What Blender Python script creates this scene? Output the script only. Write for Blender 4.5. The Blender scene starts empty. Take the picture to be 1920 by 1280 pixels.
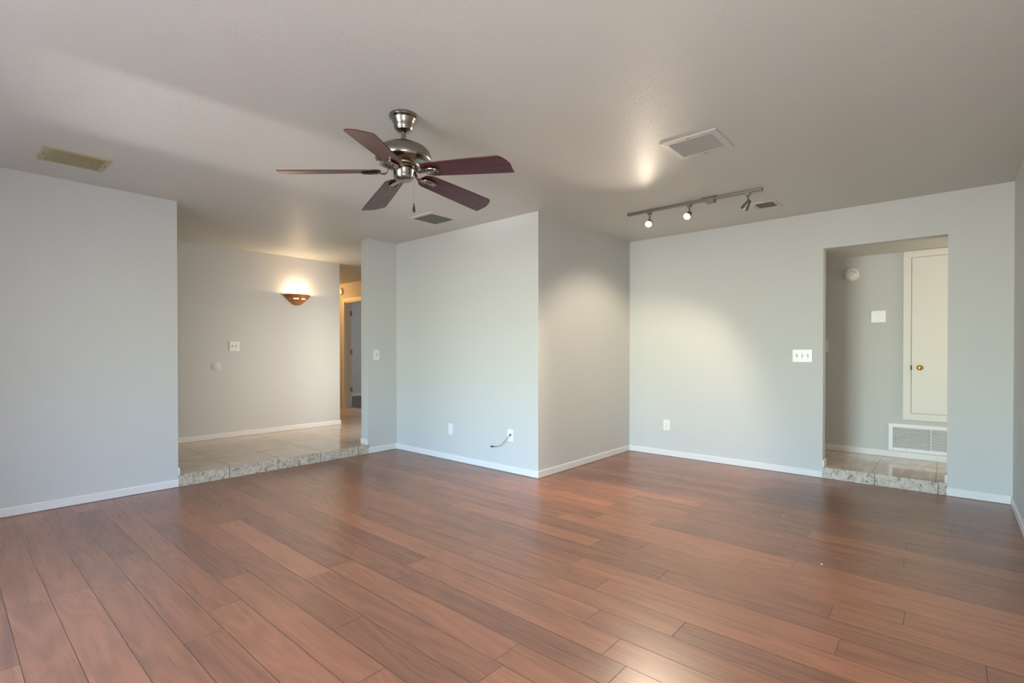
import bpy, bmesh, math, random
from mathutils import Vector, Matrix
PI = math.pi
R_ = math.radians
SC = bpy.context.scene
COL = SC.collection
random.seed(4)

# ------------------------------------------------------------------ camera
H = 2.44                       # ceiling height
cam = bpy.data.cameras.new('camera')
cam_o = bpy.data.objects.new('camera', cam)
COL.objects.link(cam_o)
cam.sensor_width = 36.0
cam.lens = 941.03 / 1920 * 36
cam.shift_y = (666.33 - 640) / 1920
cam.clip_start = 0.02
cam_o.location = (0, 0, 1.157)
cam_o.rotation_euler = (R_(90 - 0.431), 0, R_(41.115))
SC.camera = cam_o
SC.view_settings.view_transform = 'Standard'
SC.view_settings.look = 'None'
SC.view_settings.gamma = 1
SC.view_settings.use_curve_mapping = False
SC.view_settings.exposure = 0.0

# ------------------------------------------------------------------ world (sky above, garden at the horizon, sunlit ground below)
W = bpy.data.worlds.new('daylight'); SC.world = W
W.use_nodes = True
wn = W.node_tree.nodes; wl = W.node_tree.links
bg = wn['Background']
tc = wn.new('ShaderNodeTexCoord'); sp = wn.new('ShaderNodeSeparateXYZ'); rp = wn.new('ShaderNodeValToRGB')
mr = wn.new('ShaderNodeMapRange'); mr.inputs[1].default_value = -1; mr.inputs[2].default_value = 1
wl.new(tc.outputs['Generated'], sp.inputs[0]); wl.new(sp.outputs['Z'], mr.inputs[0]); wl.new(mr.outputs[0], rp.inputs[0])
cr = rp.color_ramp
cr.elements[0].position = 0.0; cr.elements[0].color = (0.10, 0.10, 0.09, 1)
cr.elements[1].position = 1.0; cr.elements[1].color = (0.45, 0.75, 1.6, 1)
for pos, c in ((0.36, (0.13, 0.13, 0.11, 1)), (0.425, (0.60, 0.60, 0.50, 1)), (0.47, (0.66, 0.69, 0.58, 1)), (0.515, (0.70, 0.86, 0.63, 1)), (0.555, (0.75, 1.05, 1.12, 1)), (0.61, (0.56, 0.93, 1.65, 1))):
    e = cr.elements.new(pos); e.color = c
wl.new(rp.outputs[0], bg.inputs[0])
bg.inputs[1].default_value = 37.5

def lamp(name, kind, loc, energy, color, target=None, **kw):
    l = bpy.data.lights.new(name, kind); l.energy = energy; l.color = color
    for k, v in kw.items(): setattr(l, k, v)
    o = bpy.data.objects.new(name, l); COL.objects.link(o); o.location = loc
    if target is not None:
        o.rotation_euler = (Vector(target) - Vector(loc)).to_track_quat('-Z', 'Y').to_euler()
    return o

# key coordinates (metres)
XL, XB, XR = -4.978, -2.833, 0.362
Y0, Y1, Y2, YB, YK = -2.20, 1.354, 3.218, 3.610, 5.344
O1, O2, OZ = -0.878, -0.0155, 2.1015
XF, YF, YH, YC = -6.709, 3.865, 5.057, 6.324
SZ = 0.099                     # raised tile floor
WT = 0.12
RW = 0.40                      # depth of the window reveals in the rear wall
WIN = [(-3.58, -3.02, 0.85, 1.49), (-2.72, -1.10, 0.04, 2.07)]   # assumed openings in the rear wall, the small one added for the ceiling patch

for i, (xa, xb, za, zb) in enumerate(WIN):      # daylight sampling through the window openings
    p = lamp('window_daylight', 'AREA', ((xa + xb) / 2, Y0 - RW - 0.02, (za + zb) / 2), 1, (1, 1, 1), ((xa + xb) / 2, 3, (za + zb) / 2), shape='RECTANGLE', size=xb - xa, size_y=zb - za)
    p.data.cycles.is_portal = True
# unseen lamp added outside; throws the ceiling's bright patch through the small window
lamp('ceiling_patch_lamp', 'SPOT', (-3.30, -5.5, 0.30), 1000, (1, .98, .95), (-3.30, -2.2, 1.42), spot_size=R_(15), spot_blend=0.9, shadow_soft_size=0.13)
# assumed photographer's flash just above the camera, inferred from the fan's shadows
lamp('assumed_flash', 'POINT', (0.0, -0.02, 1.36), 46, (1, .96, .92), shadow_soft_size=0.07)

# ------------------------------------------------------------------ materials
def mat(name, color, rough=0.5, metal=0.0, spec=0.5, emit=None, estr=0, coat=0, bump=None, aniso=0):
    m = bpy.data.materials.new(name); m.use_nodes = True
    b = m.node_tree.nodes['Principled BSDF']
    b.inputs['Base Color'].default_value = (*color, 1)
    b.inputs['Roughness'].default_value = rough
    b.inputs['Metallic'].default_value = metal
    b.inputs['Specular IOR Level'].default_value = spec
    b.inputs['Coat Weight'].default_value = coat
    b.inputs['Anisotropic'].default_value = aniso
    if emit:
        b.inputs['Emission Color'].default_value = (*emit, 1); b.inputs['Emission Strength'].default_value = estr
    n = m.node_tree.nodes; l = m.node_tree.links
    t = n.new('ShaderNodeTexCoord')
    nz = n.new('ShaderNodeTexNoise')
    sc, dist = bump or (60, 0.0004)
    nz.inputs['Scale'].default_value = sc; nz.inputs['Detail'].default_value = 3
    l.new(t.outputs['Object'], nz.inputs['Vector'])
    bp = n.new('ShaderNodeBump'); bp.inputs['Strength'].default_value = 0.6; bp.inputs['Distance'].default_value = dist
    l.new(nz.outputs[0], bp.inputs['Height']); l.new(bp.outputs[0], b.inputs['Normal'])
    return m

M = {}
WALLC = (0.615, 0.62, 0.598)
M['wall'] = mat('painted_wall', WALLC, 0.55, spec=0.35, bump=(90, 0.0012))
M['ceil'] = mat('painted_ceiling', (0.645, 0.645, 0.595), 0.50, spec=0.35, bump=(55, 0.0016))
M['trim'] = mat('white_trim', (0.80, 0.79, 0.76), 0.4)
M['plate'] = mat('white_plastic', (0.86, 0.86, 0.85), 0.3)
M['slot'] = mat('dark_slot', (0.03, 0.03, 0.03), 0.6)
M['slot_grey'] = mat('grey_slot', (0.30, 0.30, 0.29), 0.6)
M['ivory'] = mat('ivory_plastic', (0.47, 0.43, 0.27), 0.5)
M['nickel'] = mat('brushed_nickel', (0.30, 0.28, 0.25), 0.20, metal=1, bump=(200, 0.0001), aniso=0.5)
M['steel'] = mat('satin_steel', (0.50, 0.49, 0.47), 0.35, metal=1)
M['rail'] = mat('rail_metal', (0.25, 0.23, 0.205), 0.4, metal=0.8)
M['brass'] = mat('brass', (0.62, 0.37, 0.12), 0.28, metal=1)
M['bronze'] = mat('hinge_metal', (0.30, 0.24, 0.16), 0.4, metal=1)
M['door'] = mat('painted_door', (0.80, 0.78, 0.72), 0.45)
M['cable'] = mat('grey_cable', (0.12, 0.13, 0.15), 0.5)
M['duct_dark'] = mat('duct_shade', (0.02, 0.02, 0.02), 0.9)  # near-black colour stands in for the shade inside the vents
M['vent'] = mat('vent_enamel', (0.62, 0.60, 0.56), 0.4)
M['bulb'] = mat('lit_bulb', (1, .9, .7), 0.4, emit=(1.0, 0.74, 0.42), estr=14)
M['hallfloor'] = mat('dark_hall_floor', (0.10, 0.06, 0.035), 0.35)
M['copper'] = mat('copper_ceramic', (0.55, 0.24, 0.08), 0.38, metal=0.35, bump=(80, 0.0008))
M['darkfob'] = mat('dark_wood_fob', (0.02, 0.015, 0.013), 0.3)
M['crumb'] = mat('pale_crumb', (0.8, 0.8, 0.75), 0.8)

def blade_mat():
    m = mat('mahogany_blade', (0.06, 0.02, 0.02), 0.33, spec=0.6)
    n = m.node_tree.nodes; l = m.node_tree.links; b = n['Principled BSDF']
    t = n.new('ShaderNodeTexCoord'); mp = n.new('ShaderNodeMapping'); mp.inputs['Scale'].default_value = (4, 70, 10)
    nz = n.new('ShaderNodeTexNoise'); nz.inputs['Scale'].default_value = 1; nz.inputs['Detail'].default_value = 5
    r = n.new('ShaderNodeValToRGB')
    r.color_ramp.elements[0].color = (0.028, 0.006, 0.009, 1); r.color_ramp.elements[0].position = 0.35
    r.color_ramp.elements[1].color = (0.125, 0.022, 0.028, 1); r.color_ramp.elements[1].position = 0.7
    l.new(t.outputs['Object'], mp.inputs[0]); l.new(mp.outputs[0], nz.inputs['Vector']); l.new(nz.outputs[0], r.inputs[0]); l.new(r.outputs[0], b.inputs['Base Color'])
    return m
M['blade'] = blade_mat()

def nmath(nt, op, a, b=None, c=None):
    x = nt.nodes.new('ShaderNodeMath'); x.operation = op
    for i, v in enumerate((a, b, c)):
        if v is None: continue
        if isinstance(v, (int, float)): x.inputs[i].default_value = v
        else: nt.links.new(v, x.inputs[i])
    return x.outputs[0]

def floor_mat():
    m = bpy.data.materials.new('laminate_floor'); m.use_nodes = True
    nt = m.node_tree; n = nt.nodes; l = nt.links; b = n['Principled BSDF']
    t = n.new('ShaderNodeTexCoord'); s = n.new('ShaderNodeSeparateXYZ'); l.new(t.outputs['Object'], s.inputs[0])
    X, Y = s.outputs['X'], s.outputs['Y']
    PW, PL = 0.1465, 1.22
    v = nmath(nt, 'DIVIDE', nmath(nt, 'ADD', Y, 10 * PW - 0.343), PW)
    row = nmath(nt, 'FLOOR', v); fv = nmath(nt, 'FRACT', v)
    wr = n.new('ShaderNodeTexWhiteNoise'); wr.noise_dimensions = '1D'; l.new(nmath(nt, 'ADD', row, 0.37), wr.inputs['W'])
    u = nmath(nt, 'ADD', nmath(nt, 'DIVIDE', nmath(nt, 'ADD', X, 20.0), PL), wr.outputs['Value'])
    col = nmath(nt, 'FLOOR', u); fu = nmath(nt, 'FRACT', u)
    cmb = n.new('ShaderNodeCombineXYZ'); l.new(row, cmb.inputs[0]); l.new(col, cmb.inputs[1])
    wp = n.new('ShaderNodeTexWhiteNoise'); wp.noise_dimensions = '2D'; l.new(cmb.outputs[0], wp.inputs['Vector'])
    pid = wp.outputs['Value']
    # grain coordinates, shifted per plank
    gx = nmath(nt, 'ADD', X, nmath(nt, 'MULTIPLY', pid, 37.0))
    gy = nmath(nt, 'ADD', Y, nmath(nt, 'MULTIPLY', pid, 11.0))
    g = n.new('ShaderNodeCombineXYZ'); l.new(nmath(nt, 'MULTIPLY', gx, 0.8), g.inputs[0]); l.new(nmath(nt, 'MULTIPLY', gy, 6.5), g.inputs[1]); l.new(nmath(nt, 'MULTIPLY', pid, 9.0), g.inputs[2])
    big = n.new('ShaderNodeTexNoise'); big.inputs['Scale'].default_value = 1.35; big.inputs['Detail'].default_value = 1.5; big.inputs['Distortion'].default_value = 0.4
    l.new(g.outputs[0], big.inputs['Vector'])
    rings = nmath(nt, 'SINE', nmath(nt, 'MULTIPLY', big.outputs[0], 46.0))
    g2 = n.new('ShaderNodeCombineXYZ'); l.new(nmath(nt, 'MULTIPLY', gx, 2.5), g2.inputs[0]); l.new(nmath(nt, 'MULTIPLY', gy, 260.0), g2.inputs[1])
    fine = n.new('ShaderNodeTexNoise'); fine.inputs['Scale'].default_value = 1; fine.inputs['Detail'].default_value = 4
    l.new(g2.outputs[0], fine.inputs['Vector'])
    g3 = n.new('ShaderNodeCombineXYZ'); l.new(nmath(nt, 'MULTIPLY', gx, 0.8), g3.inputs[0]); l.new(nmath(nt, 'MULTIPLY', gy, 22.0), g3.inputs[1])
    mid = n.new('ShaderNodeTexNoise'); mid.inputs['Scale'].default_value = 1; mid.inputs['Detail'].default_value = 3
    l.new(g3.outputs[0], mid.inputs['Vector'])
    val = nmath(nt, 'ADD', nmath(nt, 'MULTIPLY', rings, 0.054), nmath(nt, 'MULTIPLY', fine.outputs[0], 0.08))
    val = nmath(nt, 'ADD', val, nmath(nt, 'MULTIPLY', mid.outputs[0], 0.26))
    val = nmath(nt, 'ADD', val, nmath(nt, 'MULTIPLY', pid, 0.23))
    r = n.new('ShaderNodeValToRGB'); l.new(val, r.inputs[0])
    el = r.color_ramp.elements
    el[0].position = 0.06; el[0].color = (0.170, 0.074, 0.049, 1)
    el[1].position = 0.58; el[1].color = (0.47, 0.180, 0.098, 1)
    e = el.new(0.32); e.color = (0.325, 0.132, 0.068, 1)
    # joints
    dv = nmath(nt, 'MULTIPLY', nmath(nt, 'MINIMUM', fv, nmath(nt, 'SUBTRACT', 1.0, fv)), PW)
    du = nmath(nt, 'MULTIPLY', nmath(nt, 'MINIMUM', fu, nmath(nt, 'SUBTRACT', 1.0, fu)), PL)
    d = nmath(nt, 'MINIMUM', dv, du)
    gap = n.new('ShaderNodeMapRange'); gap.inputs[1].default_value = 0.0006; gap.inputs[2].default_value = 0.0018; l.new(d, gap.inputs[0])
    mx = n.new('ShaderNodeMix'); mx.data_type = 'RGBA'; l.new(gap.outputs[0], mx.inputs['Factor'])
    mx.inputs['A'].default_value = (0.035, 0.018, 0.014, 1); l.new(r.outputs[0], mx.inputs['B'])
    l.new(mx.outputs['Result'], b.inputs['Base Color'])
    ro = nmath(nt, 'ADD', 0.245, nmath(nt, 'MULTIPLY', fine.outputs[0], 0.08)); l.new(ro, b.inputs['Roughness'])
    b.inputs['Specular IOR Level'].default_value = 0.80
    h = nmath(nt, 'ADD', nmath(nt, 'MULTIPLY', gap.outputs[0], 1.0), nmath(nt, 'MULTIPLY', fine.outputs[0], 0.03))
    bp = n.new('ShaderNodeBump'); bp.inputs['Strength'].default_value = 0.5; bp.inputs['Distance'].default_value = 0.0012
    l.new(h, bp.inputs['Height']); l.new(bp.outputs[0], b.inputs['Normal'])
    return m
M['floor'] = floor_mat()

def tile_mat(name, yoff=None, xoff=None, ps=0.445, riser=False):
    """polished travertine; grout joints across the step every 45 cm"""
    m = bpy.data.materials.new(name); m.use_nodes = True
    nt = m.node_tree; n = nt.nodes; l = nt.links; b = n['Principled BSDF']
    t = n.new('ShaderNodeTexCoord'); s = n.new('ShaderNodeSeparateXYZ'); l.new(t.outputs['Object'], s.inputs[0])
    geo = n.new('ShaderNodeNewGeometry'); sn = n.new('ShaderNodeSeparateXYZ'); l.new(geo.outputs['Normal'], sn.inputs[0])
    ds = []
    if yoff is not None:
        f = nmath(nt, 'FRACT', nmath(nt, 'DIVIDE', nmath(nt, 'ADD', s.outputs['Y'], 20 * ps - yoff), ps))
        ds.append(nmath(nt, 'MULTIPLY', nmath(nt, 'MINIMUM', f, nmath(nt, 'SUBTRACT', 1.0, f)), ps))
    if xoff is not None:
        f = nmath(nt, 'FRACT', nmath(nt, 'DIVIDE', nmath(nt, 'ADD', s.outputs['X'], 40 * ps - xoff), ps))
        ds.append(nmath(nt, 'MULTIPLY', nmath(nt, 'MINIMUM', f, nmath(nt, 'SUBTRACT', 1.0, f)), ps))
    d = ds[0] if len(ds) == 1 else nmath(nt, 'MINIMUM', ds[0], ds[1])
    gap = n.new('ShaderNodeMapRange'); gap.inputs[1].default_value = 0.0018; gap.inputs[2].default_value = 0.003; l.new(d, gap.inputs[0])
    nz = n.new('ShaderNodeTexNoise'); nz.inputs['Scale'].default_value = 22 if riser else 2.4; nz.inputs['Detail'].default_value = 7; nz.inputs['Distortion'].default_value = 1.6
    nz.inputs['Roughness'].default_value = 0.65
    mp = n.new('ShaderNodeMapping'); mp.inputs['Scale'].default_value = (1, 1, 1) if riser else (3.2, 1.0, 1)
    l.new(t.outputs['Object'], mp.inputs[0]); l.new(mp.outputs[0], nz.inputs['Vector'])
    r = n.new('ShaderNodeValToRGB'); l.new(nz.outputs[0], r.inputs[0]); el = r.color_ramp.elements
    if riser:
        el[0].position = 0.33; el[0].color = (0.13, 0.11, 0.085, 1); el[1].position = 0.62; el[1].color = (0.66, 0.58, 0.46, 1)
        e = el.new(0.45); e.color = (0.48, 0.41, 0.31, 1)
    else:
        el[0].position = 0.3; el[0].color = (0.53, 0.42, 0.32, 1); el[1].position = 0.75; el[1].color = (0.73, 0.61, 0.49, 1)
    mx = n.new('ShaderNodeMix'); mx.data_type = 'RGBA'; l.new(gap.outputs[0], mx.inputs['Factor'])
    mx.inputs['A'].default_value = (0.06, 0.035, 0.025, 1); l.new(r.outputs[0], mx.inputs['B']); l.new(mx.outputs['Result'], b.inputs['Base Color'])
    if riser: b.inputs['Roughness'].default_value = 0.5
    else:
        n2 = n.new('ShaderNodeTexNoise'); n2.inputs['Scale'].default_value = 9; l.new(mp.outputs[0], n2.inputs['Vector'])
        l.new(nmath(nt, 'MULTIPLY', n2.outputs[0], 0.22), b.inputs['Roughness'])
    b.inputs['Specular IOR Level'].default_value = 0.6
    bp = n.new('ShaderNodeBump'); bp.inputs['Strength'].default_value = 0.4; bp.inputs['Distance'].default_value = 0.001
    l.new(nmath(nt, 'ADD', gap.outputs[0], nmath(nt, 'MULTIPLY', nz.outputs[0], 0.3)), bp.inputs['Height']); l.new(bp.outputs[0], b.inputs['Normal'])
    return m
M['tile_f'] = tile_mat('foyer_travertine', yoff=1.790, xoff=None)
M['tile_c'] = tile_mat('corridor_travertine', xoff=-0.510, ps=0.426)
M['riser_f'] = tile_mat('foyer_riser_stone', yoff=1.757, ps=0.443, riser=True)
M['riser_c'] = tile_mat('corridor_riser_stone', xoff=-0.487, ps=0.420, riser=True)

# ------------------------------------------------------------------ mesh helpers
def BM(): return bmesh.new()
def box(bm, a, b, mtx=None):
    vs = [bm.verts.new((x, y, z)) for x in (a[0], b[0]) for y in (a[1], b[1]) for z in (a[2], b[2])]
    if mtx: 
        for v in vs: v.co = mtx @ v.co
    for f in ((0, 1, 3, 2), (4, 6, 7, 5), (0, 4, 5, 1), (2, 3, 7, 6), (0, 2, 6, 4), (1, 5, 7, 3)):
        bm.faces.new([vs[i] for i in f])
    return vs
def prism(bm, pts, lo, hi, axis=2):
    """extrude a closed outline given in the two other axes along axis"""
    def P(p, w):
        if axis == 2: return (p[0], p[1], w)
        if axis == 1: return (p[0], w, p[1])
        return (w, p[0], p[1])
    A = [bm.verts.new(P(p, lo)) for p in pts]; B = [bm.verts.new(P(p, hi)) for p in pts]
    bm.faces.new(A); bm.faces.new(B[::-1])
    k = len(pts)
    for i in range(k): bm.faces.new([A[i], B[i], B[(i + 1) % k], A[(i + 1) % k]])
def lathe(bm, prof, seg=40, c=(0, 0, 0), mtx=None, a0=0, a1=2 * PI, caps=True):
    full = abs(a1 - a0 - 2 * PI) < 1e-6
    n = seg if full else seg + 1
    rings = []
    for r, z in prof:
        ring = []
        for i in range(n):
            t = a0 + (a1 - a0) * i / seg
            co = Vector((r * math.cos(t), r * math.sin(t), z))
            if mtx: co = mtx @ co
            ring.append(bm.verts.new(co + Vector(c)))
        rings.append(ring)
    for a, b in zip(rings, rings[1:]):
        for i in range(seg):
            bm.faces.new([a[i], a[(i + 1) % n], b[(i + 1) % n], b[i]])
    if caps and full:
        for ring in (rings[0], rings[-1]):
            try: bm.faces.new(ring)
            except ValueError: pass
    return rings
def tube(bm, pts, rad, seg=8):
    pts = [Vector(p) for p in pts]; rings = []
    for i, p in enumerate(pts):
        d = (pts[min(i + 1, len(pts) - 1)] - pts[max(i - 1, 0)]).normalized()
        u = d.orthogonal().normalized() if i == 0 else (u - d * u.dot(d)).normalized()
        w = d.cross(u); r = rad[i] if isinstance(rad, (list, tuple)) else rad
        rings.append([bm.verts.new(p + (u * math.cos(2 * PI * k / seg) + w * math.sin(2 * PI * k / seg)) * r) for k in range(seg)])
    for a, b in zip(rings, rings[1:]):
        for k in range(seg): bm.faces.new([a[k], a[(k + 1) % seg], b[(k + 1) % seg], b[k]])
    bm.faces.new(rings[0]); bm.faces.new(rings[-1])
def obj(name, bm, m, parent=None, smooth=False, bevel=0, segs=2):
    bmesh.ops.recalc_face_normals(bm, faces=bm.faces)
    me = bpy.data.meshes.new(name); bm.to_mesh(me); bm.free()
    me.materials.append(m if not isinstance(m, str) else M[m])
    o = bpy.data.objects.new(name, me); COL.objects.link(o)
    if parent: o.parent = parent
    if smooth:
        for p in me.polygons: p.use_smooth = True
        md = o.modifiers.new('split', 'EDGE_SPLIT'); md.split_angle = R_(40)
    if bevel:
        md = o.modifiers.new('bevel', 'BEVEL'); md.width = bevel; md.segments = segs; md.limit_method = 'ANGLE'
    return o
def thing(name, label, cat, loc=(0, 0, 0), rot=(0, 0, 0), group=None):
    o = bpy.data.objects.new(name, None); COL.objects.link(o); o.empty_display_size = 0.05
    o.location = loc; o.rotation_euler = rot; tag(o, label, cat, group); return o
def tag(o, label, cat, group=None):
    o['label'] = label; o['category'] = cat
    if group: o['group'] = group
    return o
def struct(name, bm, m, **k):
    o = obj(name, bm, m, **k)
    if not k.get('parent'): o['kind'] = 'structure'
    return o
def sbox(name, a, b, m, **k):
    bm = BM(); box(bm, a, b); return struct(name, bm, m, **k)

# ------------------------------------------------------------------ room shell
bm = BM(); prism(bm, [(XL, Y0), (XR, Y0), (XR, YK), (XB, YK), (XB, YB), (XL, YB)], -0.12, 0.0); struct('floor', bm, 'floor')
G = 0.004
bm = BM(); prism(bm, [(-11, -0.8), (XL - .138, -0.8), (XL - .138, Y1), (XL, Y1), (XL, Y2), (XL - .138, Y2), (XL - .138, YH), (-7.75, YH), (-7.75, YH + WT), (-8.62, YH + WT), (-8.62, YH), (-11, YH)], -0.12, SZ); struct('floor', bm, 'tile_f')
bm = BM(); prism(bm, [(-2.6, YK + WT), (O1, YK + WT), (O1, YK), (O2, YK), (O2, YK + WT), (1.6, YK + WT), (1.6, YC), (-2.6, YC)], -0.12, SZ); struct('floor', bm, 'tile_c')
# stone facing of the two steps
sbox('trim_1', (XL, Y1 + .0005, 0.001), (XL + .008, Y2, SZ + .001), 'riser_f')
sbox('trim_2', (O1 + .0005, YK - .008, 0.001), (O2 - .0005, YK, SZ + .001), 'riser_c')
sbox('floor', (-10.7, YH + WT, -0.12), (-5.6, 9.0, SZ), 'hallfloor')

sbox('ceiling', (-11, Y0 - RW, H), (XR + WT, 9.1, H + .12), 'ceil')
sbox('ceiling', (-2.6, YK + WT, 2.150), (1.6, YC, 2.27), 'ceil')

sbox('wall_left', (XL - .138, Y0, 0), (XL, Y1, H), 'wall')
bm = BM(); prism(bm, [(Y2, 0), (4.22, 0), (4.22, 2.1), (4.98, 2.1), (4.98, 0), (YH, 0), (YH, H), (Y2, H)], XL - .138, XL, axis=0); struct('wall_pier', bm, 'wall')   # with an unseen doorway added for the foyer fill lamp
sbox('wall_front', (XL, YB, 0), (XB, YB + WT, H), 'wall')
sbox('wall_side', (XB - WT, YB + WT, 0), (XB, YK, H), 'wall')
bm = BM(); prism(bm, [(XB - WT, 0), (O1, 0), (O1, OZ), (O2, OZ), (O2, 0), (1.72, 0), (1.72, H), (XB - WT, H)], YK, YK + WT, axis=1); struct('wall_back', bm, 'wall')
sbox('wall_right', (XR, Y0 - RW, 0), (XR + WT, YK, H), 'wall')
# rear wall, behind the camera, with its two assumed window openings
bm = BM()
xs = [XL - .138, WIN[0][0], WIN[0][1], WIN[1][0], WIN[1][1], XR]
for i in range(0, 6, 2): box(bm, (xs[i], Y0 - RW, 0), (xs[i + 1], Y0, H))
for xa, xb, za, zb in WIN:
    box(bm, (xa, Y0 - RW, 0), (xb, Y0, za)); box(bm, (xa, Y0 - RW, zb), (xb, Y0, H))
struct('wall_rear', bm, 'wall')
sbox('wall_shade_fin', (-3.0, Y0, 0), (-2.88, -1.28, H), 'wall')      # unseen fin added to shade the left wall from the large window
for i, (xa, xb, za, zb) in enumerate(WIN):
    bm = BM(); w = 0.03
    for a, b in (((xa, za), (xa + w, zb)), ((xb - w, za), (xb, zb)), ((xa + w, za), (xb - w, za + w)), ((xa + w, zb - w), (xb - w, zb))):
        box(bm, (a[0], Y0 - RW + .02, a[1]), (b[0], Y0 - RW + .06, b[1]))
    if i: box(bm, ((xa + xb) / 2 - .02, Y0 - RW + .025, za + w), ((xa + xb) / 2 + .02, Y0 - RW + .055, zb - w))
    struct('window_%d' % (i + 1), bm, 'trim')  # frames of the assumed, unseen rear windows
# foyer and hall
sbox('wall_foyer', (XF - WT, -0.8, 0), (XF, YF, H), 'wall')
sbox('wall_entry', (XF, -0.92, 0), (XL - .138, -0.8, H), 'wall')
sbox('wall_passage', (-11, YF - WT, 0), (XF - WT, YF, H), 'wall')
sbox('wall_passage_end', (-11.12, YF - WT, 0), (-11, YH, H), 'wall')
DX0, DX1, DZ = -8.60, -7.77, 2.095
bm = BM(); prism(bm, [(-11, 0), (DX0, 0), (DX0, DZ), (DX1, DZ), (DX1, 0), (XL, 0), (XL, H), (-11, H)], YH, YH + WT, axis=1); struct('wall_hall', bm, 'wall')
sbox('wall_bedroom_left', (-10.82, YH + WT, 0), (-10.7, 9.0, H), 'wall')
sbox('wall_bedroom_back', (-10.82, 9.0, 0), (-5.48, 9.1, H), 'wall')
sbox('wall_bedroom_right', (-5.6, YH + WT, 0), (-5.48, 9.0, H), 'wall')
# corridor behind the back wall
sbox('wall_corridor', (-2.6, YC, 0), (1.6, YC + WT, H), 'wall')
sbox('wall_corridor_left', (-2.72, YK + WT, 0), (-2.6, YC, H), 'wall')
sbox('wall_corridor_right', (1.6, YK + WT, 0), (1.72, YC, H), 'wall')

# ------------------------------------------------------------------ baseboards
BH, BT = 0.062, 0.012
def base(name, p, q, n, z=0.003):
    """board along p->q on a wall whose outward normal is n (top edge slightly rounded)"""
    bm = BM(); d = (Vector(q) - Vector(p)); L = d.length; d.normalize()
    prof = [(0, z), (BT, z), (BT, z + BH - .008), (BT - .004, z + BH), (0, z + BH)]
    A = [bm.verts.new((p[0] + n[0] * a, p[1] + n[1] * a, b)) for a, b in prof]
    B = [bm.verts.new((q[0] + n[0] * a, q[1] + n[1] * a, b)) for a, b in prof]
    bm.faces.new(A); bm.faces.new(B[::-1])
    for i in range(5): bm.faces.new([A[i], B[i], B[(i + 1) % 5], A[(i + 1) % 5]])
    return struct(name, bm, 'trim')
base('baseboard_left', (XL, Y0), (XL, Y1), (1, 0))
base('baseboard_pier', (XL, Y2), (XL, YB), (1, 0))
base('baseboard_front', (XL + BT, YB), (XB + BT, YB), (0, -1))
base('baseboard_side', (XB, YB), (XB, YK), (1, 0))
base('baseboard_back', (XB + BT, YK), (O1, YK), (0, -1))
base('baseboard_back', (O2, YK), (XR, YK), (0, -1))
base('baseboard_right', (XR, Y0), (XR, YK - BT), (-1, 0))
base('baseboard_foyer', (XF, -0.8), (XF, YF), (1, 0), SZ + .002)
base('baseboard_foyer', (XF + BT, YF), (-11, YF), (0, 1), SZ + .002)
base('baseboard_pier', (XL + .002, Y2), (XL - .138, Y2), (0, -1), SZ + .002)
base('baseboard_left', (XL - .138, Y1), (XL + .002, Y1), (0, 1), SZ + .002)
base('baseboard_back', (O1, YK - .002), (O1, YK + WT), (1, 0), SZ + .002)
base('baseboard_back', (O2, YK - .002), (O2, YK + WT), (-1, 0), SZ + .002)
base('baseboard_corridor', (-2.6, YC), (1.6, YC), (0, -1), SZ + .002)
base('baseboard_bedroom', (-10.7, YH + WT), (-10.7, 9.0), (1, 0), SZ + .002)

# ------------------------------------------------------------------ hall door
bm = BM(); c = 0.062; y0, y1 = YH - .014, YH
x0, x1, zt = DX0, DX1, DZ
box(bm, (x0 - c, y0, SZ), (x0 + .004, y1, zt)); box(bm, (x1 - .004, y0, SZ), (x1 + c, y1, zt)); box(bm, (x0 - c, y0, zt), (x1 + c, y1, zt + c))
struct('trim_3', bm, 'door')
bm = BM(); box(bm, (x0, YH, SZ), (x0 + .02, YH + WT, zt)); box(bm, (x1 - .02, YH, SZ), (x1, YH + WT, zt)); box(bm, (x0 + .02, YH, zt - .02), (x1 - .02, YH + WT, zt))
struct('trim_4', bm, 'door')
hx, hy = x0 + .040, YH + WT + .004
dr = bpy.data.objects.new('door_1', None); COL.objects.link(dr); dr['kind'] = 'structure'
dr.location = (hx, hy, SZ + .012); dr.rotation_euler = (0, 0, R_(64)); dr.empty_display_size = .05
bm = BM(); box(bm, (-.038, 0, 0), (0, 0.78, 1.955)); obj('door_leaf', bm, 'door', dr, bevel=.002)
for hz in (0.33, 1.04, 1.77):
    bm = BM(); lathe(bm, [(.008, -.045), (.008, .045)], 10, (.002, -.004, hz)); box(bm, (-.032, -.002, hz - .045), (0, 0, hz + .045))
    obj('hinge', bm, 'bronze', dr)
bm = BM(); lathe(bm, [(.0, .0), (.028, .004), (.03, .02), (.012, .03), (.012, .05)], 16, (0, 0, 0), Matrix.Translation((.0, .72, .9)) @ Matrix.Rotation(R_(90), 4, 'Y')); obj('door_handle', bm, 'bronze', dr, smooth=True)

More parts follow.
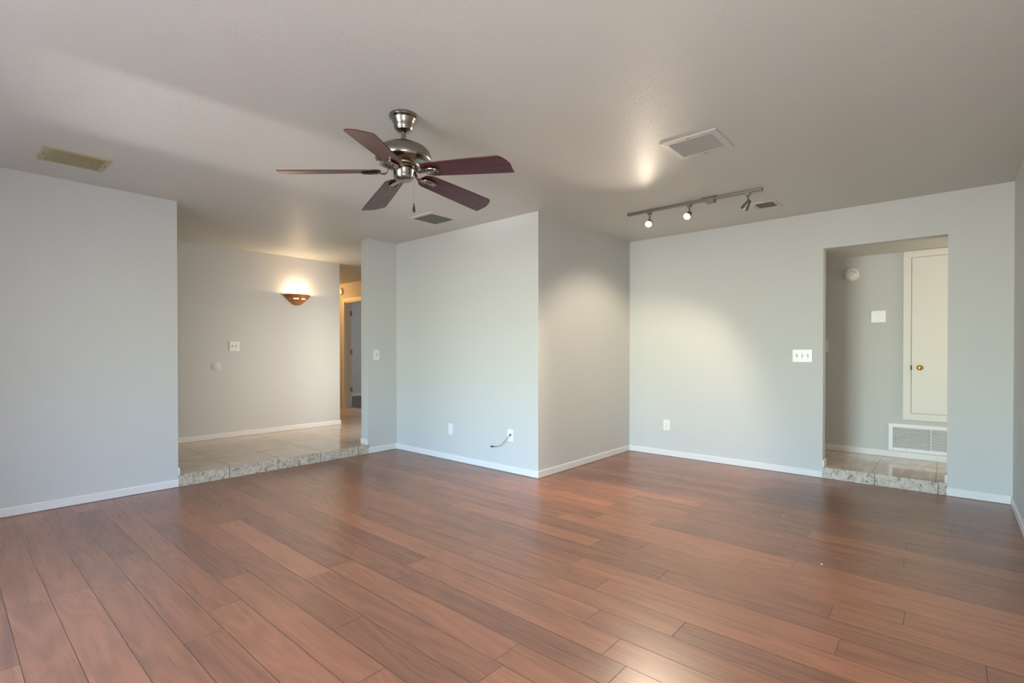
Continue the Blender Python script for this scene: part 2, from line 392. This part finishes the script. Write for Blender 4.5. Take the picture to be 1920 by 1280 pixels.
# ------------------------------------------------------------------ wall plates
def frame_mtx(n):      # local x to the viewer's right along the wall, z up, -y out of the wall
    out = Vector(n).normalized(); up = Vector((0, 0, 1)); right = up.cross(out)
    m = Matrix((right, -out, up)).transposed().to_4x4(); return m
def plate(name, label, cat, centre, n, w, h, kind, group=None):
    t = thing(name, label, cat, centre, frame_mtx(n).to_euler(), group)
    bm = BM(); box(bm, (-w / 2, -.006, -h / 2), (w / 2, 0.0, h / 2)); obj('plate', bm, 'plate', t, bevel=.0025)
    def screw(x, z):
        bm = BM(); lathe(bm, [(.0032, 0), (.0032, .0012), (.002, .0016)], 10, (0, 0, 0), Matrix.Translation((x, -.006, z)) @ Matrix.Rotation(R_(90), 4, 'X')); obj('screw', bm, 'steel', t, smooth=True)
    if kind[0] == 's':
        k = int(kind[1])
        for i in range(k):
            x = (i - (k - 1) / 2) * .046
            bm = BM(); box(bm, (x - .0055, -.0068, -.0125), (x + .0055, -.0055, .0125)); sl = obj('toggle_slot', bm, 'slot_grey', t)
            bm = BM(); s = 1 if i % 2 else -1
            prism(bm, [(-.006, -.006), (-.017, .004 * s + .005), (-.017, .004 * s - .004), (-.006, -.008)][::1], x - .0042, x + .0042, axis=0); obj('toggle', bm, 'plate', t, bevel=.0008)
            screw(x, .03); screw(x, -.03)
    if kind == 'duplex':
        for z in (.0195, -.0195):
            bm = BM(); box(bm, (-.0165, -.0085, z - .0135), (.0165, -.005, z + .0135)); rc = obj('receptacle', bm, 'plate', t, bevel=.004, segs=3)
            bm = BM(); box(bm, (-.0075, -.0092, z - .003), (-.0055, -.0082, z + .006)); box(bm, (.0055, -.0092, z - .003), (.0075, -.0082, z + .005)); lathe(bm, [(.0023, 0), (.0023, .0008)], 8, (0, 0, 0), Matrix.Translation((0, -.0084, z - .008)) @ Matrix.Rotation(R_(90), 4, 'X')); obj('slots', bm, 'slot', rc)
        screw(0, 0)
    if kind == 'blank':
        screw(0, h / 2 - .02); screw(0, -h / 2 + .02)
    if kind == 'jack':
        screw(0, .042)
        bm = BM(); lathe(bm, [(.011, 0), (.011, .006), (.006, .006), (.006, .014)], 16, (0, 0, 0), Matrix.Translation((.003, -.006, .006)) @ Matrix.Rotation(R_(90), 4, 'X')); obj('jack', bm, 'cable', t, smooth=True)
    return t
XP = XL
plate('light_switch', 'single white toggle light switch on the narrow wall between step and front wall', 'light switch', (XL, 3.327, 1.121), (1, 0, 0), .078, .115, 's1')
plate('light_switch', 'double white toggle switch plate on the foyer wall left of the sconce', 'light switch', (XF, 2.432, 1.225), (1, 0, 0), .12, .118, 's2')
plate('light_switch', 'triple white toggle switch plate left of the right-hand opening', 'light switch', (-1.045, YK, 1.119), (0, -1, 0), .163, .118, 's3')
plate('wall_plate', 'narrow blank white cover plate low on the bluish front wall', 'wall plate', (-4.018, YB, .332), (0, -1, 0), .072, .118, 'blank')
plate('cable_jack', 'white wall jack plate with a thin cable hanging out, by the wall corner', 'wall jack', (-3.168, YB, .357), (0, -1, 0), .075, .118, 'jack')
plate('power_outlet', 'white duplex power outlet low on the back wall', 'outlet', (-2.375, YK, .341), (0, -1, 0), .075, .118, 'duplex')
t = plate('wall_panel', 'blank white rectangular plate in the corridor left of the cupboard door', 'wall plate', (-0.553, YC, 1.516), (0, -1, 0), .122, .120, 'blank')
plate('light_switch', 'white switch plate in the corridor half hidden by the opening edge', 'light switch', (-1.028, YC, 1.216), (0, -1, 0), .073, .118, 's1')
# thin cable hanging from the jack
ca = [(-3.165, YB - .020, .363), (-3.167, YB - .035, .350), (-3.185, YB - .045, .325), (-3.215, YB - .045, .292), (-3.250, YB - .043, .262), (-3.290, YB - .043, .242), (-3.330, YB - .043, .233), (-3.355, YB - .045, .231)]
t = thing('cable', 'thin grey cable drooping left from the wall jack', 'cable', (0, 0, 0))
bm = BM(); tube(bm, ca, .0024); obj('cord', bm, 'cable', t, smooth=True)
bm = BM(); tube(bm, [(-3.352, YB - .045, .231), (-3.358, YB - .045, .231), (-3.359, YB - .045, .231), (-3.385, YB - .045, .230), (-3.392, YB - .045, .230)], [.004, .006, .0075, .0075, .004], 10); obj('connector', bm, 'slot', t, smooth=True)

# blank round covers and detectors
t = thing('cover_plate', 'round blank cover painted like the foyer wall, below the switch', 'wall plate', (XF, 2.225, .978), frame_mtx((1, 0, 0)).to_euler())
bm = BM(); lathe(bm, [(.056, 0), (.056, .0022), (.054, .0032), (.0005, .0034)], 40, (0, 0, 0), Matrix.Rotation(R_(90), 4, 'X')); obj('cover', bm, 'wall', t, smooth=True)
t = thing('smoke_detector', 'round white smoke detector high on the corridor wall', 'smoke detector', (-.783, YC, 1.966), frame_mtx((0, -1, 0)).to_euler())
bm = BM(); lathe(bm, [(.066, 0), (.066, .010), (.060, .020), (.056, .022), (.052, .021), (.048, .026), (.020, .030), (.018, .027), (.0005, .027)], 40, (0, 0, 0), Matrix.Rotation(R_(90), 4, 'X')); obj('housing', bm, 'plate', t, smooth=True)
bm = BM(); lathe(bm, [(.005, 0), (.005, .002)], 12, (0, 0, 0), Matrix.Translation((.035, -.027, .022)) @ Matrix.Rotation(R_(90), 4, 'X')); obj('test_button', bm, 'slot', t, smooth=True)
bm = BM()
for k in range(3): box(bm, (-.012, -.0285, .028 + k * .004), (.02, -.0255, .0293 + k * .004))
obj('sensor_slots', bm, 'slot', t)
t = thing('smoke_detector', 'round detector above the hall door, mostly hidden by the foyer wall', 'smoke detector', (-8.715, YH, 2.300), frame_mtx((0, -1, 0)).to_euler())
bm = BM(); lathe(bm, [(.07, 0), (.07, .012), (.062, .028), (.03, .034), (.0005, .034)], 32, (0, 0, 0), Matrix.Rotation(R_(90), 4, 'X')); obj('housing', bm, 'plate', t, smooth=True)

# ------------------------------------------------------------------ sconce
t = thing('wall_sconce', 'copper coloured half-bowl sconce glowing upward on the foyer wall', 'wall lamp', (XF, 3.228, 1.93))
prof = [(.158, -.004), (.172, .0), (.176, -.006), (.173, -.016), (.160, -.020), (.160, -.030), (.149, -.035), (.150, -.044), (.138, -.050), (.128, -.063), (.121, -.067), (.118, -.075), (.098, -.092), (.078, -.110), (.052, -.128), (.034, -.138), (.0, -.139)]
bm = BM(); seg = 48; rings = []
for r, z in prof:
    rings.append([bm.verts.new((r * .78 * math.sin(PI * i / seg), -r * math.cos(PI * i / seg), z)) for i in range(seg + 1)])
for j in range(len(prof) - 1):
    for i in range(seg):
        if j == 8 and (14 <= i < 21 or 26 <= i < 33): continue      # light slots
        try: bm.faces.new([rings[j][i], rings[j][i + 1], rings[j + 1][i + 1], rings[j + 1][i]])
        except ValueError: pass
bmesh.ops.remove_doubles(bm, verts=bm.verts, dist=1e-5)
o = obj('shade', bm, 'copper', t, smooth=True); md = o.modifiers.new('s', 'SOLIDIFY'); md.thickness = .004; md.offset = 1
bm = BM(); lathe(bm, [(.0005, -.045), (.016, -.040), (.028, -.020), (.030, .0), (.022, .018), (.012, .026), (.0005, .028)], 20, (.065, 0, -.045)); obj('bulb', bm, 'bulb', t, smooth=True)
bm = BM(); box(bm, (.001, -.05, -.11), (.01, .05, -.03)); box(bm, (.01, -.012, -.10), (.07, .012, -.090)); obj('bracket', bm, 'steel', t)
l = lamp('sconce_light', 'POINT', (.068, 0, -.008), 10, (1, .76, .50), shadow_soft_size=.035); l.parent = t
# unseen lamp added to brighten the foyer, set in the pier doorway
lamp('foyer_fill', 'AREA', (-5.09, 4.60, 1.25), 16, (1, .90, .79), (-6.7, 2.6, 0.75), shape='RECTANGLE', size=.5, size_y=1.7, spread=R_(95))
# assumed warm ceiling lamp of the passage, unseen round the corner of the foyer wall
t = thing('assumed_ceiling_lamp', 'assumed small frosted ceiling lamp in the passage, unseen behind the foyer wall', 'ceiling lamp', (-9.35, 4.45, H))
bm = BM(); lathe(bm, [(.0005, -.075), (.06, -.07), (.11, -.045), (.13, -.012), (.13, 0)], 32); obj('lamp_shade', bm, mat('frosted_lit_glass', (1, .9, .7), .5, emit=(1, .6, .25), estr=4), t, smooth=True)
l = lamp('assumed_passage_light', 'POINT', (0, 0, -.14), 30, (1, .50, .15), shadow_soft_size=.06); l.parent = t
lamp('bedroom_fill', 'AREA', (-8.0, 8.96, 1.5), 40, (.97, .95, 1), (-8.0, 6, 1.5), shape='RECTANGLE', size=1.4, size_y=1.2)  # unseen lamp added to brighten the room beyond the hall door
# unseen lamp added to brighten the corridor, in front of its solid end wall
lamp('corridor_fill', 'AREA', (1.58, 5.9, 1.3), 17, (1, .84, .64), (-1, 5.9, 1.2), shape='RECTANGLE', size=.6, size_y=1.4)

sbox('wall_leak_stop', (XL, YH + WT, 0), (XB - WT, YH + 2 * WT, H), 'wall')  # added walls and floor close the hollow behind the pier against stray light
sbox('wall_leak_stop', (XL, YH, 0), (XL + .02, YH + WT, H), 'wall')
sbox('floor', (XL, YB + WT, -.12), (XB - WT, YH + 2 * WT, SZ), 'tile_f')
# frames added round the corridor and bedroom fill lamps, on walls without openings
bm = BM()
for a, b in (((5.55, .55), (5.60, 2.05)), ((6.20, .55), (6.25, 2.05)), ((5.60, .55), (6.20, .60)), ((5.60, 2.0), (6.20, 2.05))):
    box(bm, (1.57, a[0], a[1]), (1.60, b[0], b[1]))
struct('window_3', bm, 'trim')
bm = BM()
for a, b in (((-8.75, .85), (-8.70, 2.15)), ((-7.30, .85), (-7.25, 2.15)), ((-8.70, .85), (-7.30, .90)), ((-8.70, 2.10), (-7.30, 2.15))):
    box(bm, (a[0], 8.97, a[1]), (b[0], 9.0, b[1]))
struct('window_4', bm, 'trim')

# ------------------------------------------------------------------ cupboard door and return grille in the corridor
t = thing('cupboard_door', 'cream painted cupboard door in a raised frame with a brass knob, corridor wall', 'cupboard door', (0, YC, 0))
fx0, fx1, fz0, fz1 = -.350, .34, .487, 2.147
dx0, dx1, dz0, dz1 = -.287, .28, .553, 2.080
bm = BM()
for a, b in (((fx0, fz0), (dx0 - .003, fz1)), ((dx1 + .003, fz0), (fx1, fz1)), ((dx0 - .003, fz0), (dx1 + .003, dz0 - .003)), ((dx0 - .003, dz1 + .003), (dx1 + .003, fz1))):
    box(bm, (a[0], -.018, a[1]), (b[0], 0, b[1]))
obj('frame', bm, 'door', t)
bm = BM(); box(bm, (dx0 + .001, -.016, dz0 + .001), (dx1, -.001, dz1 - .001)); d = obj('door', bm, 'door', t, bevel=.0015)
bm = BM(); lathe(bm, [(.016, 0), (.016, .003), (.008, .005), (.008, .018), (.022, .026), (.025, .034), (.022, .041), (.012, .045), (.0005, .046)], 24, (0, 0, 0), Matrix.Translation((-.221, -.016, 1.002)) @ Matrix.Rotation(R_(90), 4, 'X')); obj('knob', bm, 'brass', d, smooth=True)
bm = BM(); box(bm, (-.293, -.026, .980), (-.283, -.016, 1.024)); obj('catch', bm, 'slot', d)
t = thing('return_air_grille', 'wide white louvred return-air grille low on the corridor wall', 'air vent', (0, YC, 0))
gx0, gx1, gz0, gz1 = -.464, .34, .166, .438
bm = BM(); w = .034
for a, b in (((gx0, gz0), (gx0 + w, gz1)), ((gx1 - w, gz0), (gx1, gz1)), ((gx0 + w, gz0), (gx1 - w, gz0 + w)), ((gx0 + w, gz1 - w), (gx1 - w, gz1))):
    box(bm, (a[0], -.014, a[1]), (b[0], -.001, b[1]))
obj('frame', bm, 'plate', t, bevel=.002)
bm = BM(); box(bm, (gx0 + w, -.0035, gz0 + w), (gx1 - w, -.001, gz1 - w)); obj('duct_shade_panel', bm, 'duct_dark', t)  # flat black panel in place of a shaded hollow
bm = BM(); nz_ = 15
for i in range(nz_):
    z = gz0 + w + (i + .5) * (gz1 - gz0 - 2 * w) / nz_
    box(bm, (gx0 + w, -.0062, -.0008), (gx1 - w, .0062, .0008), Matrix.Translation((0, -.010, z)) @ Matrix.Rotation(R_(42), 4, 'X'))
for x in (-.135, .10): box(bm, (x - .003, -.0175, gz0 + w), (x + .003, -.006, gz1 - w))
obj('louvres', bm, 'plate', t)
bm = BM(); lathe(bm, [(.003, 0), (.003, .0015)], 10, (0, 0, 0), Matrix.Translation((-.32, -.0138, gz0 + .017)) @ Matrix.Rotation(R_(90), 4, 'X')); obj('screw', bm, 'slot', t)

# ------------------------------------------------------------------ ceiling vents
def vent(label, x0, x1, y0, y1, w, m, slats, n, tilt, sw, cross=0, lip=.007, fm=None):
    t = thing('ceiling_vent', label, 'air vent', ((x0 + x1) / 2, (y0 + y1) / 2, H))
    a, b = (x1 - x0) / 2, (y1 - y0) / 2
    bm = BM()
    o = [(-a, -b), (a, -b), (a, b), (-a, b)]; i_ = [(-a + w, -b + w), (a - w, -b + w), (a - w, b - w), (-a + w, b - w)]
    O0 = [bm.verts.new((*p, -.0005)) for p in o]; O1_ = [bm.verts.new((p[0] * (1 - .004 / a), p[1] * (1 - .004 / b), -.006)) for p in o]
    I1 = [bm.verts.new((*p, -lip)) for p in i_]; I0 = [bm.verts.new((*p, -.0005)) for p in i_]
    for k in range(4):
        j = (k + 1) % 4
        bm.faces.new([O0[k], O0[j], O1_[j], O1_[k]]); bm.faces.new([O1_[k], O1_[j], I1[j], I1[k]]); bm.faces.new([I1[k], I1[j], I0[j], I0[k]])
    obj('frame', bm, fm or m, t)
    bm = BM(); box(bm, (-a + w, -b + w, -.0015), (a - w, b - w, -.0005)); obj('duct_shade_panel', bm, 'duct_dark', t)  # flat black panel painted as the shade behind the louvres
    bm = BM()
    L = (b if slats == 'x' else a) - w
    for i in range(n):
        c = -L + (i + .5) * 2 * L / n
        if slats == 'x': box(bm, (-a + w, -sw / 2, -.0006), (a - w, sw / 2, .0006), Matrix.Translation((0, c, -.0055)) @ Matrix.Rotation(R_(tilt), 4, 'X'))
        else: box(bm, (-sw / 2, -b + w, -.0006), (sw / 2, b - w, .0006), Matrix.Translation((c, 0, -.0055)) @ Matrix.Rotation(R_(tilt), 4, 'Y'))
    if cross:
        L = (a if slats == 'x' else b) - w
        for i in range(cross):
            c = -L + (i + .5) * 2 * L / cross
            if slats == 'x': box(bm, (c - .001, -b + w, -.010), (c + .001, b - w, -.002))
            else: box(bm, (-a + w, c - .001, -.010), (a - w, c + .001, -.002))
    obj('louvres', bm, m, t)
    for s in (-1, 1):
        bm = BM(); lathe(bm, [(.0035, -.012), (.0035, -.007)], 8, (s * (a - w / 2), 0, 0) if slats == 'y' else (0, s * (b - w / 2), .002)); obj('screw', bm, 'slot', t)
    return t
vent('yellowed louvred air vent on the ceiling above the left wall', -4.570, -4.232, .440, .785, .035, 'ivory', 'x', 18, 55, .012, cross=12)
vent('square grey grid vent on the ceiling behind the fan', -3.925, -3.582, 2.976, 3.325, .040, mat('grey_grid_vent', (.22, .23, .20), .6), 'x', 24, 90, .006, cross=24, fm='vent')  # grille in a darker grey than its frame
vent('large white louvred return vent on the ceiling before the track light', -1.362, -1.018, 2.942, 3.274, .040, 'vent', 'x', 15, -25, .0050)
vent('small white vent with dark slots on the ceiling beyond the track light', -1.318, -1.113, 4.650, 4.878, .028, 'vent', 'y', 9, 25, .010)

# ------------------------------------------------------------------ track light
TY, TZ = 4.25, 2.425
t = thing('track_light', 'brushed nickel ceiling track with three small spotlights', 'track light', (-1.69, TY, H))
bm = BM(); box(bm, (-.574, -.018, -.020), (.573, .018, -.0005)); obj('rail', bm, 'rail', t, bevel=.002)
for s in (-1, 1):
    bm = BM(); box(bm, (s * .5735 - .004, -.0195, -.0215), (s * .5735 + .004, .0195, -.0005)); obj('end_cap', bm, 'bronze', t)
bm = BM(); box(bm, (.145, -.028, -.042), (.215, .028, -.0005)); box(bm, (.115, -.055, -.006), (.245, .055, -.0005)); obj('power_feed', bm, 'rail', t, bevel=.003)
def head(x, aim, label=None, lit=1, drop=.105, cone=105):
    bm = BM(); box(bm, (x - .017, -.014, -.042), (x + .017, .014, -.020)); lathe(bm, [(.007, -.020), (.007, -drop + .02)], 12, (x, 0, 0)); st = obj('lamp_stem', bm, 'rail', t)
    d = Vector(aim).normalized()
    q = d.to_track_quat('Z', 'Y').to_matrix().to_4x4()
    piv = Vector((x, 0, -drop))
    m4 = Matrix.Translation(piv) @ q @ Matrix.Scale(.88, 4)
    bm = BM(); lathe(bm, [(.0005, -.030), (.010, -.029), (.017, -.022), (.022, -.005), (.028, .020), (.034, .050), (.0355, .062), (.033, .062), (.031, .052), (.026, .040), (.0005, .036)], 28, (0, 0, 0), m4); hd = obj('lamp_head', bm, 'nickel', t, smooth=True)
    if lit:
        bm = BM(); lathe(bm, [(.0005, .054), (.020, .0535), (.0275, .050), (.028, .044)], 24, (0, 0, 0), m4); obj('bulb', bm, 'bulb', hd, smooth=True)
    sp_ = lamp('spotlight', 'SPOT', piv + d * .066, 75 * lit, (1, .84, .64), spot_size=R_(cone), spot_blend=.55, shadow_soft_size=.022)
    sp_.rotation_euler = d.to_track_quat('-Z', 'Y').to_euler(); sp_.parent = t
    return hd
head(-.366, (.18, -.80, -.64), lit=1.4)
head(.000, (-.10, -.85, -.62), lit=.5, drop=.10)
head(.473, (-.64, .14, -.87), lit=1.1, drop=.10, cone=92)

# ------------------------------------------------------------------ ceiling fan
FX, FY = -2.245, 1.675
t = thing('ceiling_fan', 'brushed nickel ceiling fan with five dark mahogany blades', 'ceiling fan', (FX, FY, H))
bm = BM(); lathe(bm, [(.076, -.0005), (.078, -.008), (.076, -.015), (.068, -.020), (.064, -.024), (.063, -.030), (.057, -.040), (.052, -.058), (.050, -.072), (.047, -.076), (.045, -.082), (.038, -.086), (.024, -.088), (.022, -.080), (.0005, -.080)], 48); obj('canopy', bm, 'nickel', t, smooth=True)
bm = BM(); lathe(bm, [(.0125, -.075), (.0125, -.128), (.020, -.128), (.021, -.138), (.031, -.152), (.033, -.158)], 24); obj('downrod', bm, 'nickel', t, smooth=True)
bm = BM(); lathe(bm, [(.020, -.155), (.060, -.157), (.098, -.166), (.126, -.182), (.1425, -.202), (.1465, -.218), (.1475, -.2185), (.1500, -.226), (.1490, -.244), (.140, -.258), (.120, -.266), (.090, -.270), (.0005, -.271)], 64); obj('motor_housing', bm, 'nickel', t, smooth=True)
bm = BM(); lathe(bm, [(.085, -.268), (.082, -.276), (.060, -.280), (.058, -.284), (.0005, -.284)], 40); obj('flywheel', bm, 'bronze', t, smooth=True)
bm = BM(); lathe(bm, [(.028, -.278), (.028, -.286), (.052, -.288), (.057, -.293), (.057, -.300), (.055, -.303), (.054, -.330), (.049, -.345), (.043, -.350), (.041, -.351), (.036, -.353), (.0005, -.354)], 48); obj('switch_housing', bm, 'nickel', t, smooth=True)
BZ = -.300
def blade(az):
    rot = Matrix.Rotation(R_(az), 4, 'Z')
    P = rot @ Matrix.Translation((0, 0, BZ)) @ Matrix.Rotation(R_(5.0), 4, 'Y') @ Matrix.Rotation(R_(-12.5), 4, 'X')
    # outline, x outward, y to the left of the heading; the right-hand side is cut back at the tip
    out = [(.125, -.034), (.118, 0.0), (.125, .036), (.140, .052), (.165, .061), (.40, .070), (.60, .076), (.632, .074), (.631, .062), (.635, .030), (.638, 0.0), (.628, -.032), (.612, -.062), (.600, -.073), (.585, -.076), (.40, -.070), (.165, -.059), (.140, -.050)]
    bm = BM(); prism(bm, out, -.003, .003)
    b = obj('blade', bm, 'blade', t, bevel=.0012); b.matrix_local = P
    # arm: an S-shaped bar from the flywheel down to a paddle below the blade
    bm = BM(); L = []
    for (x, z, w, h) in ((.050, .032, .012, .004), (.066, .030, .013, .004), (.078, .014, .012, .0045), (.088, -.008, .011, .0045), (.102, -.015, .011, .0045), (.118, -.013, .013, .003), (.135, -.008, .020, .003), (.160, -.0075, .026, .0028), (.190, -.0075, .026, .0028), (.212, -.0075, .019, .0028), (.224, -.0075, .006, .0026)):
        L.append([bm.verts.new((x, s * w, z + v * h)) for s, v in ((-1, 0), (-.6, 1), (.6, 1), (1, 0), (.6, -1), (-.6, -1))])
    for a, c in zip(L, L[1:]):
        for k in range(6): bm.faces.new([a[k], a[(k + 1) % 6], c[(k + 1) % 6], c[k]])
    bm.faces.new(L[0]); bm.faces.new(L[-1])
    # raised rim round the paddle
    rim = [(.174 + .045 * math.cos(a), .025 * math.sin(a), -.0112) for a in [2 * PI * k / 20 for k in range(21)]]
    tube(bm, rim, .003, 6)
    ar = obj('blade_bracket', bm, 'nickel', b, smooth=True)
    for (x, y) in ((.155, -.014), (.155, .014), (.198, 0)):
        bm = BM(); lathe(bm, [(.0005, -.0128), (.003, -.0125), (.004, -.010)], 10, (x, y, 0)); obj('screw', bm, 'steel', b, smooth=True)
for k in range(5): blade(-126.5 + 72 * k)
cx, cy = .056 * .753, .056 * .657
bm = BM(); tube(bm, [(cx * .9, cy * .9, -.335), (cx, cy, -.338), (cx, cy, -.40), (cx, cy, -.478)], .0011, 6)
for k in range(26): lathe(bm, [(.0003, -.0018), (.0019, 0), (.0003, .0018)], 6, (cx, cy, -.345 - k * .0052))
ch = obj('pull_chain', bm, 'steel', t)
bm = BM(); lathe(bm, [(.0005, -.476), (.003, -.478), (.0035, -.488), (.006, -.500), (.0080, -.512), (.0075, -.520), (.004, -.525), (.0005, -.526)], 16, (cx, cy, 0)); obj('fob', bm, 'darkfob', ch, smooth=True)

# ------------------------------------------------------------------ specks on the floor
for (x, y), lab in (((-0.876, 3.92), 'tiny white speck on the floor nearer the right-hand step'), ((-0.52, 3.155), 'tiny white speck on the floor farther forward from the right-hand step')):
    bm = BM(); bmesh.ops.create_icosphere(bm, subdivisions=1, radius=.006)
    for v in bm.verts: v.co.z = max(v.co.z * .5, -.003) + .003; v.co *= random.uniform(.75, 1.15)
    o = obj('crumb', bm, 'crumb'); o.location = (x, y, .0003); tag(o, lab, 'crumb', None)
